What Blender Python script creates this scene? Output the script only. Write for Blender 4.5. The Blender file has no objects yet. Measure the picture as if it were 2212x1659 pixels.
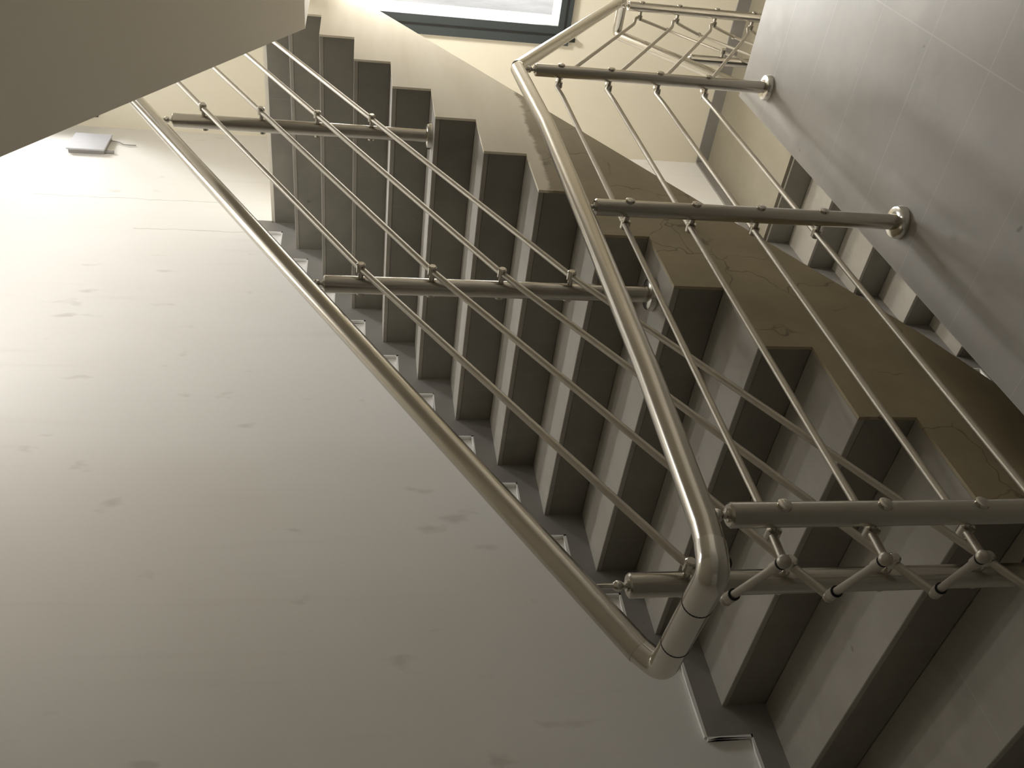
import bpy, bmesh, math, random
from mathutils import Vector, Matrix
sc = bpy.context.scene
C = sc.collection
V = Vector
random.seed(7)

# ------------------------------------------------------------------ camera
YAW, PITCH, ROLL, FPX = 0.66900157, -0.17705651, 0.01339946, 1895.76
CAM = V((-1.59625, -1.36182, 1.29549))
fw = V((math.cos(YAW)*math.cos(PITCH), math.sin(YAW)*math.cos(PITCH), math.sin(PITCH)))
rt = V((math.sin(YAW), -math.cos(YAW), 0)); up = rt.cross(fw)
rt2 = rt*math.cos(ROLL) + up*math.sin(ROLL); up2 = up*math.cos(ROLL) - rt*math.sin(ROLL)
cd = bpy.data.cameras.new('camera'); cam = bpy.data.objects.new('camera', cd); C.objects.link(cam)
ax, ay, az = -up2, rt2, -fw           # the phone was held sideways
cam.matrix_world = Matrix(((ax.x, ay.x, az.x, CAM.x), (ax.y, ay.y, az.y, CAM.y), (ax.z, ay.z, az.z, CAM.z), (0, 0, 0, 1)))
cd.sensor_width = 36; cd.lens = 36*FPX/2212; cd.clip_start = 0.02
sc.camera = cam

# ------------------------------------------------------------------ world, light, exposure
sc.view_settings.view_transform = 'Standard'; sc.view_settings.look = 'None'
sc.view_settings.gamma = 1; sc.view_settings.exposure = 0.06
sc.cycles.max_bounces = 16; sc.cycles.diffuse_bounces = 10
w = bpy.data.worlds.new('world'); sc.world = w; w.use_nodes = True
bg = w.node_tree.nodes['Background']; bg.inputs[0].default_value = (1.0, 0.99, 0.97, 1); bg.inputs[1].default_value = 1.25

def area(name, loc, direction, sx, sy, power, col):
    l = bpy.data.lights.new(name, 'AREA'); l.shape = 'RECTANGLE'; l.size = sx; l.size_y = sy
    l.energy = power; l.color = col
    o = bpy.data.objects.new(name, l); C.objects.link(o); o.location = loc
    o.rotation_euler = V(direction).to_track_quat('-Z', 'Z').to_euler()
    return o
FX = 4.72                                # far wall
area('daylight_low_window', (FX+0.26, -0.20, 0.62), (-1, 0, 0), 1.26, 1.42, 60, (1.0, 0.98, 0.95))
# parts of the bright sky that reach in through the two windows
for nm, p, aim, sx, sy, pw in (('sky_low_window', (FX+2.5, -0.9, 3.27), (FX, -0.2, 0.62), 2.8, 2.6, 200),
                               ('sky_high_window', (FX+2.5, -1.5, 6.9), (FX, -0.5, 3.885), 1.5, 1.6, 400),
                               ('sky_high_window_left', (FX+2.5, 1.0, 7.2), (FX, 0.6, 4.3), 1.0, 1.2, 620)):
    area(nm, p, V(aim)-V(p), sx, sy, pw, (1.0, 0.995, 0.985))
# upper and stair lamps are unseen, added to fit the brightness; fixtures further down
area('upper_fill_light', (2.8, 0.10, 4.15), (0, 0, -1), 0.28, 0.28, 27, (1.0, 0.99, 0.98))
area('stair_fill_light', (1.8, 0.5, 3.60), (0, 0, -1), 0.28, 0.28, 8.5, (1.0, 0.98, 0.95))
area('landing_lamp_light', (4.0, -0.5, 1.47), (0, 0, -1), 0.28, 0.28, 54, (1.0, 0.95, 0.87))

# ------------------------------------------------------------------ materials
class NT:
    def __init__(s, name):
        s.m = bpy.data.materials.new(name); s.m.use_nodes = True
        s.t = s.m.node_tree; s.b = s.t.nodes['Principled BSDF']
        g = s.t.nodes.new('ShaderNodeNewGeometry'); s.pos = g.outputs['Position']; s.xyz = None
    def n(s, typ, **kw):
        nd = s.t.nodes.new(typ)
        for k, v in kw.items(): setattr(nd, k, v)
        return nd
    def link(s, a, b): s.t.links.new(a, b)
    def put(s, inp, v):
        if hasattr(v, 'default_value') or hasattr(v, 'links'): s.link(v, inp)
        else: inp.default_value = v
    def math(s, op, a, b=0.0, clamp=False):
        nd = s.n('ShaderNodeMath', operation=op, use_clamp=clamp); s.put(nd.inputs[0], a); s.put(nd.inputs[1], b)
        return nd.outputs[0]
    def axis(s, i):
        if s.xyz is None:
            s.xyz = s.n('ShaderNodeSeparateXYZ'); s.link(s.pos, s.xyz.inputs[0])
        return s.xyz.outputs[i]
    def stretch(s, sc):
        nd = s.n('ShaderNodeVectorMath', operation='MULTIPLY'); s.link(s.pos, nd.inputs[0]); nd.inputs[1].default_value = sc
        return nd.outputs[0]
    def noise(s, scale, detail=4, rough=0.55, vec=None):
        nd = s.n('ShaderNodeTexNoise'); nd.inputs['Scale'].default_value = scale
        nd.inputs['Detail'].default_value = detail; nd.inputs['Roughness'].default_value = rough
        s.link(vec or s.pos, nd.inputs['Vector']); return nd.outputs['Fac']
    def ramp(s, fac, lo, hi):
        nd = s.n('ShaderNodeMapRange'); nd.inputs['From Min'].default_value = lo; nd.inputs['From Max'].default_value = hi
        nd.clamp = True; s.put(nd.inputs['Value'], fac); return nd.outputs[0]
    def mix(s, fac, a, b):
        nd = s.n('ShaderNodeMix', data_type='RGBA')
        s.put(nd.inputs[0], fac)
        for i, v in ((6, a), (7, b)):
            if isinstance(v, tuple): nd.inputs[i].default_value = (*v, 1)
            else: s.link(v, nd.inputs[i])
        return nd.outputs[2]
    def bump(s, h, strength, dist=0.01):
        nd = s.n('ShaderNodeBump'); nd.inputs['Strength'].default_value = strength; nd.inputs['Distance'].default_value = dist
        s.link(h, nd.inputs['Height']); s.link(nd.outputs[0], s.b.inputs['Normal'])
    def joint(s, ax, off, period, wdt):
        f = s.math('FRACT', s.math('DIVIDE', s.math('SUBTRACT', s.axis(ax), off), period))
        return s.math('GREATER_THAN', s.math('ABSOLUTE', s.math('SUBTRACT', f, 0.5)), 0.5-wdt/period/2)
    def done(s, col, rough=0.6, metal=0.0, spec=0.5):
        s.put(s.b.inputs['Base Color'], col if not isinstance(col, tuple) else (*col, 1))
        s.put(s.b.inputs['Roughness'], rough); s.b.inputs['Metallic'].default_value = metal
        s.b.inputs['Specular IOR Level'].default_value = spec
        return s.m

def m_wall(name, base, stain, smudge=True):
    k = NT(name)
    big = k.ramp(k.noise(0.9, 3, 0.5, k.stretch((1.0, 1.0, 0.55))), 0.42, 0.75)
    col = k.mix(k.math('MULTIPLY', big, 0.55), base, stain)
    if smudge:
        sm = k.ramp(k.noise(5.5, 3, 0.5, k.stretch((1.6, 1.0, 0.7))), 0.67, 0.76)
        col = k.mix(k.math('MULTIPLY', sm, 0.28), col, (0.30, 0.27, 0.22))
        st = k.ramp(k.noise(14, 2, 0.5, k.stretch((1.0, 1.0, 0.06))), 0.60, 0.80)
        col = k.mix(k.math('MULTIPLY', st, 0.12), col, (0.45, 0.40, 0.33))
        wav = k.math('MULTIPLY', k.math('SUBTRACT', k.noise(2.5, 3, 0.6, k.stretch((0, 0, 1))), 0.5), 0.10)
        for x0, za, zb_ in ((3.66, 2.0, 3.25), (3.29, 1.9, 2.6)):
            dd = k.math('ABSOLUTE', k.math('SUBTRACT', k.axis(0), k.math('ADD', wav, x0)))
            ln_ = k.math('MULTIPLY', k.ramp(dd, 0.0045, 0.002), k.math('MULTIPLY', k.math('GREATER_THAN', k.axis(2), za), k.math('LESS_THAN', k.axis(2), zb_)))
            col = k.mix(k.math('MULTIPLY', ln_, k.math('MULTIPLY', k.noise(6, 2), 0.8)), col, (0.25, 0.22, 0.18))
    k.bump(k.noise(60, 4, 0.6), 0.08, 0.004)
    return k.done(col, 0.65, 0, 0.3)
M = {}
M['wall'] = m_wall('white wall paint', (0.79, 0.782, 0.768), (0.69, 0.665, 0.61))
M['cream'] = m_wall('cream wall paint', (0.80, 0.755, 0.64), (0.72, 0.67, 0.55), False)
M['soffit'] = m_wall('plain plaster', (0.87, 0.83, 0.735), (0.78, 0.74, 0.65), False)

def m_stringer():
    k = NT('cream paint over bare tan plaster')
    z = k.math('ADD', k.axis(2), k.math('MULTIPLY', k.math('SUBTRACT', k.noise(14, 4), 0.5), 0.07))
    bare = k.ramp(z, 0.622, 0.606)
    tan = k.mix(k.ramp(k.noise(3.2, 4), 0.35, 0.7), (0.40, 0.345, 0.235), (0.31, 0.265, 0.18))
    vo = k.n('ShaderNodeTexVoronoi', feature='DISTANCE_TO_EDGE'); vo.inputs['Scale'].default_value = 3.6
    wob = k.n('ShaderNodeVectorMath', operation='ADD'); ns = k.n('ShaderNodeTexNoise'); ns.inputs['Scale'].default_value = 9
    k.link(k.pos, ns.inputs['Vector']); sc2 = k.n('ShaderNodeVectorMath', operation='SCALE'); sc2.inputs['Scale'].default_value = 0.12
    k.link(ns.outputs['Color'], sc2.inputs[0]); k.link(k.pos, wob.inputs[0]); k.link(sc2.outputs[0], wob.inputs[1])
    k.link(wob.outputs[0], vo.inputs['Vector'])
    crack = k.math('MULTIPLY', k.ramp(vo.outputs['Distance'], 0.010, 0.003), k.ramp(k.noise(2.3, 2), 0.52, 0.58))
    tan = k.mix(k.math('MULTIPLY', crack, 0.6), tan, (0.12, 0.10, 0.07))
    cr = k.mix(k.ramp(k.noise(8, 4, 0.5, k.stretch((0.12, 1, 1))), 0.4, 0.75), (0.80, 0.75, 0.63), (0.72, 0.66, 0.53))
    return k.done(k.mix(bare, cr, tan), 0.75, 0, 0.2)
M['stringer'] = m_stringer()

def m_tile(name, a, b, joints, jcol=(0.42, 0.40, 0.37), rough=0.42):
    k = NT(name)
    col = k.mix(k.ramp(k.noise(2.6, 5, 0.6), 0.36, 0.68), a, b)
    wear = k.ramp(k.noise(5, 3, 0.5), 0.60, 0.74)
    col = k.mix(k.math('MULTIPLY', wear, 0.25), col, tuple(min(1, c*1.35) for c in a))
    spot = k.ramp(k.noise(22, 1, 0.4), 0.80, 0.83)
    col = k.mix(k.math('MULTIPLY', spot, 0.5), col, (0.10, 0.09, 0.08))
    j = None
    for (ax, off, per, wd) in joints:
        q = k.joint(ax, off, per, wd); j = q if j is None else k.math('MAXIMUM', j, q)
    if j is not None: col = k.mix(j, col, jcol)
    k.bump(k.noise(9, 3), 0.05, 0.004)
    return k.done(col, k.math('ADD', k.math('MULTIPLY', k.noise(6, 3), 0.2), rough-0.1), 0, 0.4)
M['floor'] = m_tile('grey floor tile', (0.41, 0.395, 0.375), (0.34, 0.33, 0.31), [(0, 0.227, 0.30, 0.003), (1, -0.75, 0.619, 0.004)], (0.45, 0.44, 0.42))
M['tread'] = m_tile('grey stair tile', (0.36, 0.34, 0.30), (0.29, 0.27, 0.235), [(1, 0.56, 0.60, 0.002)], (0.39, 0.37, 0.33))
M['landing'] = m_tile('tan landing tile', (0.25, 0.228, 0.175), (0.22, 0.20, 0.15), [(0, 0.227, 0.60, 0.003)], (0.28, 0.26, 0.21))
M['riser'] = m_tile('shade-darkened riser tile', (0.24, 0.228, 0.195), (0.18, 0.17, 0.145), [(1, 0.56, 0.60, 0.002)], (0.26, 0.245, 0.215))  # stair tile darkened: the shade on the riser faces is put into the colour
M['skirt'] = m_tile('grey skirting tile', (0.27, 0.26, 0.245), (0.23, 0.22, 0.205), [])

def m_steel(name, base, rough):
    k = NT(name)
    col = k.mix(k.ramp(k.noise(3, 2, 0.5), 0.35, 0.7), base, tuple(c*0.93 for c in base))
    return k.done(col, rough, 1.0)
M['steel'] = m_steel('stainless steel', (0.56, 0.53, 0.47), 0.24)
M['bright'] = m_steel('bright stainless steel', (0.66, 0.64, 0.59), 0.17)
def flat(name, col, rough=0.6, metal=0, spec=0.4):
    k = NT(name); return k.done(k.mix(k.noise(30, 3), col, tuple(c*0.86 for c in col)), rough, metal, spec)
M['rod'] = flat('dull steel rod', (0.50, 0.465, 0.40), 0.5, 1.0)
M['dark'] = flat('dark rubber gap', (0.02, 0.02, 0.018), 0.7)
M['frame'] = flat('dark grey window frame', (0.055, 0.065, 0.068), 0.45)
M['sash'] = flat('white inner sash', (0.80, 0.80, 0.79), 0.4)
M['box'] = flat('pale grey plastic', (0.50, 0.50, 0.53), 0.5)
M['boxside'] = flat('grey plastic edge', (0.30, 0.29, 0.28), 0.6)

k_ = NT('lamp diffuser'); k_.b.inputs['Emission Color'].default_value = (1, 0.95, 0.87, 1); k_.b.inputs['Emission Strength'].default_value = 2.0; M['lamp'] = k_.done((0.8, 0.8, 0.78), 0.4)

def m_pane():
    k = NT('streaked window glass')
    d = k.math('ADD', k.math('SUBTRACT', 0.40, k.axis(1)), k.math('MULTIPLY', k.math('SUBTRACT', k.noise(2.2, 4, 0.6, k.stretch((1, 3, 1))), 0.5), 0.16))
    band = k.math('MULTIPLY', k.ramp(d, 0.24, 0.20), k.math('GREATER_THAN', k.math('SUBTRACT', 0.40, k.axis(1)), 0.042))
    tr = k.n('ShaderNodeBsdfTransparent'); gl = k.n('ShaderNodeBsdfGlossy'); gl.inputs['Roughness'].default_value = 0.05
    strk = k.mix(k.ramp(k.noise(5, 5, 0.6, k.stretch((1, 2.2, 0.35))), 0.4, 0.62), (0.87, 0.865, 0.86), (0.775, 0.775, 0.77))
    tcol = k.mix(band, (0.97, 0.97, 0.97), strk)
    k.link(tcol, tr.inputs[0])
    mx = k.n('ShaderNodeMixShader'); mx.inputs[0].default_value = 0.04
    k.link(tr.outputs[0], mx.inputs[1]); k.link(gl.outputs[0], mx.inputs[2])
    k.link(mx.outputs[0], k.t.nodes['Material Output'].inputs['Surface'])
    return k.m
M['pane'] = m_pane()

# ------------------------------------------------------------------ mesh helpers (world coordinates)
def obj(name, bm, mat, parent=None, smooth=False, kind=None):
    bmesh.ops.recalc_face_normals(bm, faces=bm.faces)
    off = V((0, 0, 0)); p = parent
    while p is not None: off += p.location; p = p.parent
    if parent is None and len(bm.verts):
        lo = V((min(v.co.x for v in bm.verts), min(v.co.y for v in bm.verts), min(v.co.z for v in bm.verts)))
        hi = V((max(v.co.x for v in bm.verts), max(v.co.y for v in bm.verts), max(v.co.z for v in bm.verts)))
        base = V(((lo.x+hi.x)/2, (lo.y+hi.y)/2, lo.z)); off = base
    bmesh.ops.translate(bm, verts=bm.verts, vec=-off)
    me = bpy.data.meshes.new(name); bm.to_mesh(me); bm.free()
    me.materials.append(M[mat])
    if smooth:
        for p in me.polygons: p.use_smooth = True
        me.set_sharp_from_angle(angle=math.radians(40))
    o = bpy.data.objects.new(name, me); C.objects.link(o)
    if parent is not None: o.parent = parent
    else: o.location = off
    if kind: o['kind'] = kind
    return o
def tag(o, label, cat, group=None, kind=None):
    o['label'] = label; o['category'] = cat
    if group: o['group'] = group
    if kind: o['kind'] = kind
    return o
def empty(name, loc):
    o = bpy.data.objects.new(name, None); C.objects.link(o); o.location = loc; o.empty_display_size = 0.1
    return o
def box(bm, x0, x1, y0, y1, z0, z1):
    vs = [bm.verts.new((x, y, z)) for x in (x0, x1) for y in (y0, y1) for z in (z0, z1)]
    for f in ((0, 1, 3, 2), (4, 6, 7, 5), (0, 4, 5, 1), (2, 3, 7, 6), (0, 2, 6, 4), (1, 5, 7, 3)):
        bm.faces.new([vs[i] for i in f])
    return bm
def bevel(bm, wd, seg=2):
    bmesh.ops.bevel(bm, geom=list(bm.edges), offset=wd, segments=seg, profile=0.6, affect='EDGES')
    return bm
def prism(bm, poly, y0, y1):
    a = [bm.verts.new((x, y0, z)) for x, z in poly]; b = [bm.verts.new((x, y1, z)) for x, z in poly]
    n = len(poly)
    for i in range(n): bm.faces.new((a[i], a[(i+1) % n], b[(i+1) % n], b[i]))
    fa = bm.faces.new(a); fb = bm.faces.new(b[::-1])
    bmesh.ops.triangulate(bm, faces=[fa, fb]); return bm
def fillet(pts, r, n=5):
    out = [V(pts[0])]
    for i in range(1, len(pts)-1):
        p, a, b = V(pts[i]), V(pts[i-1]), V(pts[i+1])
        da, db = (a-p), (b-p); t = min(r, da.length*0.49, db.length*0.49)
        s, e = p+da.normalized()*t, p+db.normalized()*t
        for j in range(n+1):
            u = j/n; out.append(s*(1-u)**2 + p*2*u*(1-u) + e*u*u)
    out.append(V(pts[-1])); return out
def tube(bm, pts, r, seg=20, cap=True, prof=None):
    pts = [V(p) for p in pts]; rings = []
    t0 = (pts[1]-pts[0]).normalized(); nrm = t0.orthogonal().normalized()
    for i, p in enumerate(pts):
        if i == 0: t = t0
        elif i == len(pts)-1: t = (pts[i]-pts[i-1]).normalized()
        else: t = ((pts[i]-pts[i-1]).normalized()+(pts[i+1]-pts[i]).normalized()).normalized()
        nrm = (nrm-t*nrm.dot(t)).normalized(); bn = t.cross(nrm); rr = prof[i] if prof else r
        rings.append([bm.verts.new(p+(nrm*math.cos(2*math.pi*j/seg)+bn*math.sin(2*math.pi*j/seg))*rr) for j in range(seg)])
    for a, b in zip(rings, rings[1:]):
        for j in range(seg): bm.faces.new((a[j], a[(j+1) % seg], b[(j+1) % seg], b[j]))
    if cap: bm.faces.new(rings[0][::-1]); bm.faces.new(rings[-1])
    return bm
def lathe(bm, p, axis, prof, seg=20):
    axis = V(axis).normalized()
    return tube(bm, [V(p)+axis*h for h, r in prof], 0, seg, True, [max(r, 1e-4) for h, r in prof])
def ball(bm, p, r):
    return lathe(bm, V(p)-V((0, 0, r)), (0, 0, 1), [(r-r*math.cos(a), r*math.sin(a)) for a in [math.pi*i/10 for i in range(11)]], 14)
def B(): return bmesh.new()
def struct(name, bm, mat, label, cat): return tag(obj(name, bm, mat), label, cat, kind='structure')

# ------------------------------------------------------------------ dimensions
T, R, W = 0.3089, 0.165, 1.354          # tread, riser, flight width
FLOOR = -2*R                            # storey floor
XL, ZL, ZH = 3.40, 11*R, -1.45          # landing edge, upper and lower half landing
EDGE = -0.131                           # well side edge of the storey floor
YR, XB = -3.4, -6.0                     # right wall, back wall

# ------------------------------------------------------------------ setting
struct('wall_left', box(B(), XB, FX, W+0.004, W+0.20, -4.2, 6.2), 'wall', 'long white painted side wall beside the stair flights, stained towards the bottom', 'wall')
struct('wall_right', box(B(), XB, FX, YR-0.2, YR, -4.2, 6.2), 'wall', 'white side wall on the open floor side of the stairwell', 'wall')
struct('wall_back', box(B(), XB-0.2, XB, YR, W, -4.2, 6.2), 'wall', 'white wall behind the storey floor', 'wall')
# far wall with the two window openings
WY0, WY1 = -0.82, 0.40
WZ = ((-0.08, 1.32), (3.185, 4.585))
fb = B()
UY0, UY1 = -0.82, 1.15                  # unseen upper window, widened to let more light onto the treads
zc_ = (WZ[0][1]+WZ[1][0])/2
for (q0, q1, y0, y1, za, zb_) in ((-4.2, zc_, WY0, WY1, *WZ[0]), (zc_, 6.2, UY0, UY1, *WZ[1])):
    box(fb, FX, FX+0.25, YR, y0, q0, q1); box(fb, FX, FX+0.25, y1, W+0.004, q0, q1)
    box(fb, FX, FX+0.25, y0, y1, q0, za); box(fb, FX, FX+0.25, y0, y1, zb_, q1)
struct('wall_far', fb, 'cream', 'cream end wall under and around the stair window', 'wall')
# storey floor slab
fl = B()
box(fl, XB, 2.0, YR, EDGE, FLOOR-0.26, FLOOR); box(fl, XB, -0.62, EDGE, W, FLOOR-0.42, FLOOR-R)
struct('floor', fl, 'floor', 'pale grey tiled storey floor with flange-mounted railing posts along its edge', 'floor')
struct('floor_landing', box(B(), 3.4505, FX, YR, W, ZH-0.2, ZH), 'landing', 'tan tiled half landing far below, seen past the railing', 'floor')
struct('floor_basement', box(B(), XB, FX, YR, W, -4.4, -4.2), 'floor', 'floor at the bottom of the stairwell', 'floor')
struct('floor_upper', box(B(), XL+0.021, FX, YR, W, 1.53, ZL), 'soffit', 'upper half landing slab above the window', 'landing')
struct('ceiling_hall', box(B(), XB, -0.92, EDGE+0.001, W, 2.65, 2.90), 'soffit', 'underside of the next storey floor over the foot of the main flight', 'ceiling')
struct('ceiling', box(B(), XB, 0.44, YR, EDGE, 2.65, 2.90), 'soffit', 'underside of the next storey floor over the grey tiled floor', 'ceiling')
struct('ceiling_roof', box(B(), XB, FX, YR, W, 6.2, 6.4), 'soffit', 'ceiling at the top of the stairwell', 'ceiling')

# skirting on the half landing
struct('baseboard_far', box(B(), FX-0.014, FX, YR, W-0.012, ZH, ZH+0.095), 'skirt', 'dark grey tile skirting along the foot of the far wall', 'baseboard')
struct('baseboard_landing', box(B(), 3.45, FX-0.014, W-0.010, W+0.004, ZH, ZH+0.095), 'skirt', 'dark grey tile skirting along the left wall of the half landing', 'baseboard')

# ------------------------------------------------------------------ windows
def window(name, z0, z1, label, WY0=WY0, WY1=WY1):
    root = empty(name, (FX, (WY0+WY1)/2, z0)); tag(root, label, 'window', kind='structure')
    f = B(); a = 0.13; x0, x1 = FX-0.022, FX+0.05
    box(f, x0, x1, WY1, WY1+a, z0-0.09, z1+a); box(f, x0, x1, WY0-a, WY0, z0-0.09, z1+a)
    box(f, x0, x1, WY0, WY1, z0-0.09, z0); box(f, x0, x1, WY0, WY1, z1, z1+a)
    fr = obj('window_frame', f, 'frame', root)
    g = B(); gx = FX-0.026
    for (y0, y1, q0, q1) in ((WY1+0.055, WY1+0.067, z0-0.045, z1+0.06), (WY0-0.067, WY0-0.055, z0-0.045, z1+0.06), (WY0-0.06, WY1+0.06, z0-0.051, z0-0.041)):
        box(g, gx, gx+0.006, y0, y1, q0, q1)
    obj('gasket', g, 'dark', fr)
    s = B(); b = 0.006; x0, x1 = FX+0.02, FX+0.09
    box(s, x0, x1, WY1-b, WY1, z0, z1); box(s, x0, x1, WY0, WY0+b, z0, z1)
    box(s, x0, x1, WY0+b, WY1-b, z0, z0+b); box(s, x0, x1, WY0+b, WY1-b, z1-b, z1)
    obj('sash', s, 'sash', root)
    obj('pane', box(B(), FX+0.05, FX+0.056, WY0+b, WY1-b, z0+b, z1-b), 'pane', root)
    return root
w1 = window('window_1', WZ[0][0], WZ[0][1], 'bright stair window with dark grey frame and white inner sash at the top edge')
obj('corner_bracket', box(B(), FX-0.03, FX, 0.475, 0.50, -0.215, -0.17), 'dark', w1)
window('window_2', WZ[1][0], WZ[1][1], 'stair window one storey higher, above the upper half landing', UY0, UY1)

# ------------------------------------------------------------------ main flight
def stair_solid(bm, ns, xe, soff, y0, y1, ins=0.0):
    """stepped top, straight-line soffit; built column by column so that every face is convex"""
    soff = sorted(soff); zb = lambda x: next(a[1]+(b[1]-a[1])*(x-a[0])/(b[0]-a[0]) for a, b in zip(soff, soff[1:]) if x <= b[0]+1e-6)
    xs = sorted({n[0]+ins for n in ns} | {xe} | {q[0] for q in soff if ns[0][0]+ins < q[0] < xe})
    ztop = lambda x: [n for n in ns if n[0]+ins <= x+1e-6][-1][1]-ins
    cols = [(a, b, ztop(a), zb(a), zb(b)) for a, b in zip(xs, xs[1:])]
    def quad(*p): bm.faces.new([bm.verts.new(q) for q in p])
    prev = None
    for (a, b, zt, za, zc) in cols:
        quad((a, y0, za), (b, y0, zc), (b, y0, zt), (a, y0, zt)); quad((a, y1, za), (a, y1, zt), (b, y1, zt), (b, y1, zc))
        quad((a, y0, zt), (b, y0, zt), (b, y1, zt), (a, y1, zt)); quad((a, y0, za), (a, y1, za), (b, y1, zc), (b, y0, zc))
        z0 = prev if prev is not None else za
        if abs(z0-zt) > 1e-6: quad((a, y0, z0), (a, y0, zt), (a, y1, zt), (a, y1, z0))
        prev = zt
    a, b, zt, za, zc = cols[-1]; quad((b, y0, zc), (b, y1, zc), (b, y1, zt), (b, y0, zt))
    bmesh.ops.remove_doubles(bm, verts=bm.verts, dist=1e-5); return bm
noses = [(k*T, k*R, R) for k in range(-2, 12)]
noses[-1] = (XL, ZL, R)
st = empty('staircase', (1.4, W/2, FLOOR))
tag(st, 'main stair flight of dark grey steps climbing beside the white wall', 'staircase')
SOF = [(-0.62, -0.592), (0.03, -0.548), (0.40, -0.388), (3.88, 1.546)]
obj('stair_body', stair_solid(B(), noses, 3.86, SOF, 0.004, W, 0.02), 'soffit', st)
obj('stringer_face', stair_solid(B(), noses, 3.86, SOF, -0.006, 0.004), 'stringer', st)['label'] = 'tan and cream plastered side of the flight with a sawtooth top edge'
for i, (x, z, r) in enumerate(noses):
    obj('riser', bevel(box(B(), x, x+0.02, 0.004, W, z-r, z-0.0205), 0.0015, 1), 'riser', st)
    if i < len(noses)-1:
        obj('tread', bevel(box(B(), x-0.001, noses[i+1][0]+0.0, 0.004, W, z-0.02, z), 0.002, 1), 'tread', st)
# zigzag tile skirting on the wall beside the steps
def skirting(ns, name, label):
    b = B()
    for i, (x, z, r) in enumerate(ns):
        xn = ns[i+1][0] if i < len(ns)-1 else x+0.06
        prism(b, [(x-0.111, z-r+0.09), (x-0.111, z+0.09), (xn-0.111 if i < len(ns)-1 else x+0.02, z+0.09), (xn if i < len(ns)-1 else x+0.02, z), (x, z), (x, z-r)], W-0.012, W+0.004)
    o = tag(obj(name, b, 'skirt'), label, 'baseboard', kind='structure')
    rnd = random.Random(3); g = B()
    for i, (x, z, r) in enumerate(ns):
        xn = ns[i+1][0] if i < len(ns)-1 else x+0.06
        w_ = lambda: 0.005+0.008*rnd.random()
        a, c = x-0.111, z+0.09
        zs = [z-r+0.09+r*q/4 for q in range(5)]; ws = [w_() for q in zs]
        prism(g, [(a-w, q) for w, q in zip(ws, zs)]+[(a+0.004, zs[-1]), (a+0.004, zs[0])], W-0.0112, W+0.003)
        xs = [a+(xn-x)*q/5 for q in range(6)]; ws = [w_() for q in xs]
        prism(g, [(q, c+w) for w, q in zip(ws, xs)]+[(xs[-1], c-0.004), (xs[0], c-0.004)], W-0.0112, W+0.003)
    obj('plaster_edge', g, 'wall', o)
    return o
skirting(noses, 'baseboard_left', 'zigzag grey tile skirting stepping up the left wall beside the main flight')

# ------------------------------------------------------------------ lower flight, straight under the main one
ln = [(3.43-0.322*j, ZH-0.181*j, 0.181) for j in range(13)][::-1]
lt = empty('staircase', (1.6, W/2, ln[0][1]-0.181)); tag(lt, 'lower stair flight glimpsed through the gap between floor edge and main flight', 'staircase')
obj('stair_body', stair_solid(B(), ln, 3.429+0.02, [(-2, ZH-0.6-0.5621*5.43), (3.6, ZH-0.6+0.5621*0.17)], 0.0, W, 0.02), 'soffit', lt)
for i, (x, z, r) in enumerate(ln):
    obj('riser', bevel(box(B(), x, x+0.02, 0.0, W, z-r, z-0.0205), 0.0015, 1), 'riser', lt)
    if i < len(ln)-1: obj('tread', bevel(box(B(), x-0.001, ln[i+1][0], 0.0, W, z-0.02, z), 0.002, 1), 'tread', lt)
skirting(ln, 'baseboard_lower', 'zigzag grey tile skirting beside the lower flight, with white wall in its notches')

# descending flight from the storey floor to the half landing
dn = [(2.0+0.2383*j, FLOOR-0.1867*j) for j in range(7)]
d = empty('staircase', (2.7, -1.2, ZH)); tag(d, 'short flight going down from the far end of the storey floor', 'staircase')
poly = [(2.0, FLOOR-0.02)]
for (x, z) in dn[:-1]: poly += [(x, z-0.1867-0.02), (x+0.2383, z-0.1867-0.02)]
poly = [(2.0, FLOOR-0.26)] + [(2.0, FLOOR-0.2067)] + poly[2:] + [(3.43, ZH-0.2), (3.0, ZH-0.2)]
b = B(); prism(b, poly, YR+0.01, EDGE); obj('stair_body', b, 'soffit', d)
for (x, z) in dn[:-1]:
    obj('tread', box(B(), x+0.001, x+0.2383, YR+0.01, EDGE, z-0.1867-0.02, z-0.1867), 'tread', d)

# flights overhead
b = B(); prism(b, [(2.44, 1.53), (XL, 1.53), (XL, ZL), (3.2, ZL), (0.45, 3.2), (0.45, 2.636)], YR+0.01, EDGE)
t = empty('staircase', (2.0, -1.2, 1.53)); tag(t, 'plain plastered underside of the flight overhead at the upper left corner', 'staircase')
obj('stair_body', b, 'soffit', t)
dz = 3.265
b = B(); prism(b, [(XL, 1.262+dz), (XL, ZL+dz), (-0.6, 0.1+dz-0.2), (-0.9, FLOOR+dz), (-0.9, -0.6+dz), (0.03, -0.548+dz), (0.40, -0.388+dz)], 0.0, W)
t = empty('staircase', (1.4, W/2, 2.6)); tag(t, 'stair flight one storey above the main flight', 'staircase'); obj('stair_body', b, 'soffit', t)

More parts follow.
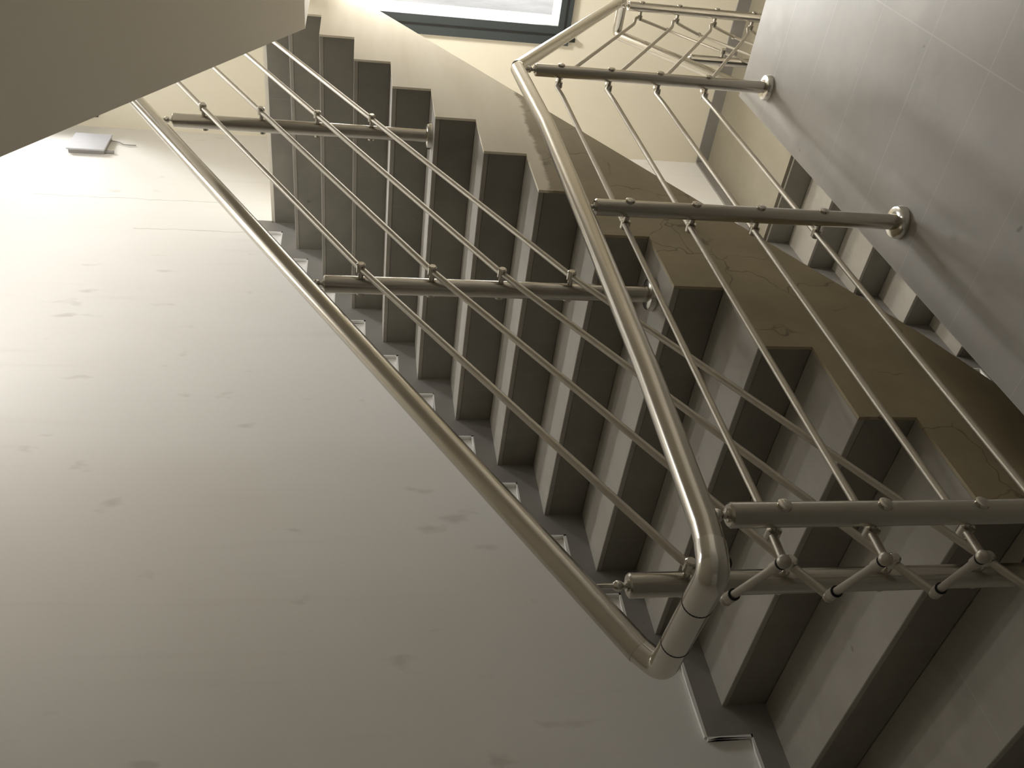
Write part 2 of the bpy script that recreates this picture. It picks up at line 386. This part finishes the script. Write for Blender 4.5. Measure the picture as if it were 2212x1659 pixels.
# ------------------------------------------------------------------ railings
def post(root, x, y, z0, z1, r, rods, side, rod_y, fl_r=0.05, flange=True, rodx=None, pin=0.045, rr=0.010):
    p = obj('post', lathe(B(), (x, y, z0), (0, 0, 1), [(0, r), (z1-z0-0.004, r), (z1-z0, r-0.004)], 28), 'steel', root, True)
    if flange:
        obj('base_flange', lathe(B(), (x, y, z0), (0, 0, 1), [(0, fl_r), (0.012, fl_r), (0.022, fl_r-0.004), (0.026, fl_r-0.014), (0.027, r+0.002)], 32), 'bright', p, True)
    pn = B(); lathe(pn, (x, y, z1-0.002), (0, 0, 1), [(0, 0.013), (0.006, 0.013), (0.007, 0.007), (pin+0.012, 0.006)], 14); ball(pn, (x, y, z1+0.022), 0.013)
    obj('pin', pn, 'bright', p, True)
    for z in rods:
        c = B(); ya, yb = y+side*(r-0.003), rod_y+side*(rr+0.006)
        lathe(c, (x, ya, z), (0, side, 0), [(0, 0.008), (abs(rod_y-ya)-rr-0.002, 0.008), (abs(rod_y-ya)-rr, 0.0145), (abs(yb-ya), 0.0145), (abs(yb-ya)+0.004, 0.010)], 16)
        obj('clamp', c, 'steel', p, True)
        s = B(); lathe(s, (x, y-side*(r-0.003), z), (0, -side, 0), [(0, 0.0135), (0.007, 0.0135), (0.0085, 0.0115), (0.009, 0.0055), (0.0065, 0.005)], 18)
        obj('bolt_head', s, 'steel', p, True)
    return p
def rod(root, pts, r, bend=0.03): return obj('rod', tube(B(), fillet(pts, bend) if len(pts) > 2 else pts, r, 14), 'rod', root, True)

# main flight railing
r1 = empty('stair_railing', (0.75, 0.12, FLOOR)); tag(r1, 'steel railing with four sloping rods climbing the main flight', 'railing')
A = 0.12; ry = 0.062
hz = lambda x: 1.034+0.5435*(x+0.012)
P1 = (1.955, 0.99, 2.028, (1.907, 1.683, 1.461, 1.242)); P2 = (0.765, 0.33, 1.395, (1.282, 1.063, 0.843, 0.618)); P3 = (-0.425, FLOOR, 0.705, (0.577, 0.344, 0.094, -0.146))
for (x, z0, z1, rz) in (P1, P2, P3): post(r1, x, A, z0, z1, 0.028, rz, -1, ry, 0.055, pin=hz(x)-0.030-z1)
obj('handrail', tube(B(), [(-0.592, A, hz(-0.592)), (3.34, A, hz(3.34))], 0.029, 28), 'steel', r1, True)
ends1 = []
for i in range(4):
    z3, z2, z1 = P3[3][i], P2[3][i], P1[3][i]
    s = (z2-z3)/(P2[0]-P3[0]); s1 = (z1-z2)/(P1[0]-P2[0])
    e = (-0.515, ry, z3-s*0.09); ends1.append(V(e))
    rod(r1, [e, (P3[0], ry, z3), (P2[0], ry, z2), (P1[0], ry, z1), (3.32, ry, z1+s1*(3.32-P1[0]))], 0.010, 0.02)

# storey floor railing
r2 = empty('landing_railing', (0.6, -0.26, FLOOR)); tag(r2, 'level steel railing on the edge of the grey tiled floor', 'railing')
A2 = -0.26; ry2 = -0.213; rz2 = (0.53, 0.33, 0.13, -0.07)
for x in (1.745, 0.615, -0.575): post(r2, x, A2, FLOOR, 0.632, 0.0238, rz2, 1, ry2, 0.05, rr=0.008, pin=0.03)
hr = [(-0.650, A2, 0.689), (-0.60, A2, 0.683), (-0.15, A2, 0.672), (0.5, A2, 0.671), (1.2, A2, 0.674), (1.74, A2, 0.700)]
obj('handrail', tube(B(), hr, 0.0268, 28), 'steel', r2, True)
ends2 = []
for z in rz2:
    e = (-0.645, ry2, z+0.006); ends2.append(V(e))
    rod(r2, [e, (-0.5, ry2, z), (1.60, ry2, z+0.008), (1.718, ry2, z+0.014), (1.742, ry2-0.004, z)], 0.008, 0.028)
# the turned elbow that joins the two handrails, part of the level railing
a, b_ = V((-0.634, 0.12, 0.684)), V((-0.703, A2, 0.700))
d_ = (b_-a).normalized(); bk = V((0, 0, 0))
el = fillet([V((-0.585, 0.12, hz(-0.585))), a, b_, V((-0.645, A2, 0.688))], 0.034, 7)
elb = obj('elbow', tube(B(), el, 0.0285, 28), 'bright', r2, True)
for q in (0.30, 0.72):
    c = a*(1-q)+b_*q+bk*0.8
    obj('collar_seam', lathe(B(), c-d_*0.0015, d_, [(0, 0.0290), (0.003, 0.0290)], 28), 'dark', elb, True)
obj('plastic_plug', lathe(B(), b_+V((0.02, 0, 0.0))+V((0.0, 0, -0.02)), (0.1, 0.2, -1), [(0, 0.012), (0.012, 0.012)], 12), 'dark', elb, True)
# jointed links between the rod ends of the two railings
for e1, e2 in zip(ends1, ends2):
    l = B(); tube(l, [e1, e2], 0.0085, 14)
    dd = (e2-e1).normalized()
    lathe(l, e1+dd*0.012, dd, [(0, 0.0125), (0.035, 0.0125)], 14); lathe(l, e2-dd*0.05, dd, [(0, 0.0115), (0.035, 0.0115)], 14)
    lk = obj('link', l, 'rod', r2, True)
    for e in (e1, e2): obj('knuckle', ball(B(), e, 0.0135), 'rod', lk, True)
    obj('gap_ring', lathe(B(), e1+dd*0.046, dd, [(0, 0.0128), (0.004, 0.0128)], 14), 'dark', lk, True)
    obj('gap_ring', lathe(B(), e2-dd*0.014, dd, [(0, 0.012), (0.004, 0.012)], 14), 'dark', lk, True)

# descending railing beyond the floor edge
r3 = empty('stair_railing', (3.2, -0.15, ZH)); tag(r3, 'far steel railing sloping down from the end of the level railing', 'railing')
X3, Y3 = 3.20, -0.155
rz3 = (-0.19, -0.40, -0.615, -0.83)
obj('handrail', tube(B(), [(1.755, -0.262, 0.697), (3.285, -0.15, -0.09)], 0.026, 24), 'steel', r3, True)
post(r3, X3, Y3, ZH+0.18, -0.115, 0.024, rz3, 1, Y3+0.05, rr=0.008, pin=0.04)
for za, zb in zip(rz2, rz3):
    rod(r3, [(1.765, ry2+0.0, za), (1.80, ry2+0.006, za-0.006), (X3-0.14, Y3+0.05, zb+0.065), (X3-0.03, Y3+0.05, zb+0.03), (X3, Y3+0.05, zb)], 0.008, 0.04)
a3, b3 = V((3.285, -0.15, -0.09)), V((3.385, 0.05, -0.142))
obj('elbow', tube(B(), fillet([a3+V((-0.03, -0.002, 0.015)), a3+V((0.05, 0, -0.03)), b3+V((0.03, 0, 0.0)), b3+V((-0.03, 0, -0.02))], 0.05, 6), 0.0265, 20), 'bright', r3, True)
# lower flight railing
r4 = empty('stair_railing', (2.6, 0.05, -2.2)); tag(r4, 'lowest steel railing running down towards the viewer behind the others', 'railing')
s4 = 0.70
obj('handrail', tube(B(), [(3.385, 0.05, -0.142), (1.7, 0.05, -0.142-s4*1.685)], 0.026, 24), 'steel', r4, True)
post(r4, 3.06, 0.05, ZH-0.181, -0.47, 0.024, (-0.65, -0.87, -1.09), -1, 0.0, rr=0.008, pin=0.07)
for i, (x, z) in enumerate(((3.49, -0.455), (3.45, -0.64), (3.47, -0.86), (3.46, -1.07))):
    rod(r4, [(x, 0.03, z), (1.9, 0.03, z-s4*(x-1.9))], 0.008)
    e3 = V((X3+0.02, Y3+0.065, rz3[i])); e4 = V((x, 0.03, z))
    l = B(); tube(l, [e3, e3*0.5+e4*0.5+V((0.02, 0.0, 0.01)), e4], 0.008, 12); lk = obj('link', l, 'rod', r4, True)
    obj('knuckle', ball(B(), e4, 0.014), 'steel', lk, True)

# ------------------------------------------------------------------ box on the wall
jb = empty('junction_box', (4.39, W, 2.96)); tag(jb, 'flat pale grey box on the white wall with a loose wire below', 'junction box')
obj('back_box', bevel(box(B(), 4.268, 4.508, W-0.022, W+0.004, 2.972, 3.198), 0.003, 1), 'boxside', jb)
obj('cover_plate', bevel(box(B(), 4.26, 4.516, W-0.034, W-0.022, 2.966, 3.206), 0.004, 2), 'box', jb)
obj('wire', tube(B(), fillet([(4.47, W-0.008, 2.975), (4.455, W-0.010, 2.92), (4.42, W-0.006, 2.88), (4.425, W-0.004, 2.80)], 0.02), 0.0035, 8), 'boxside', jb, True)
obj('conduit_stub', lathe(B(), (4.29, W-0.008, 2.975), (0, 0, -1), [(0, 0.011), (0.06, 0.011)], 12), 'boxside', jb, True)

# ------------------------------------------------------------------ ceiling lamps out of view: one over the lower landing, two added for brightness
def unseen_ceiling_lamp(x, y, ztop, label):
    t = empty('unseen_ceiling_lamp', (x, y, ztop)); tag(t, label, 'lamp', 'round ceiling lamps of the stairwell')
    obj('base', lathe(B(), (x, y, ztop), (0, 0, -1), [(0, 0.17), (0.02, 0.17), (0.022, 0.16)], 32), 'sash', t, True)
    obj('diffuser', lathe(B(), (x, y, ztop-0.02), (0, 0, -1), [(0, 0.155), (0.012, 0.152), (0.022, 0.13), (0.026, 0.05)], 32), 'lamp', t, True)
unseen_ceiling_lamp(2.8, 0.10, 4.21, 'unseen round lamp added to light the stair, near the top of the flight overhead')
unseen_ceiling_lamp(1.8, 0.5, 3.655, 'unseen round lamp added to light the stair, halfway along the flight above it')
unseen_ceiling_lamp(4.0, -0.5, 1.53, 'round white lamp under the upper half landing')
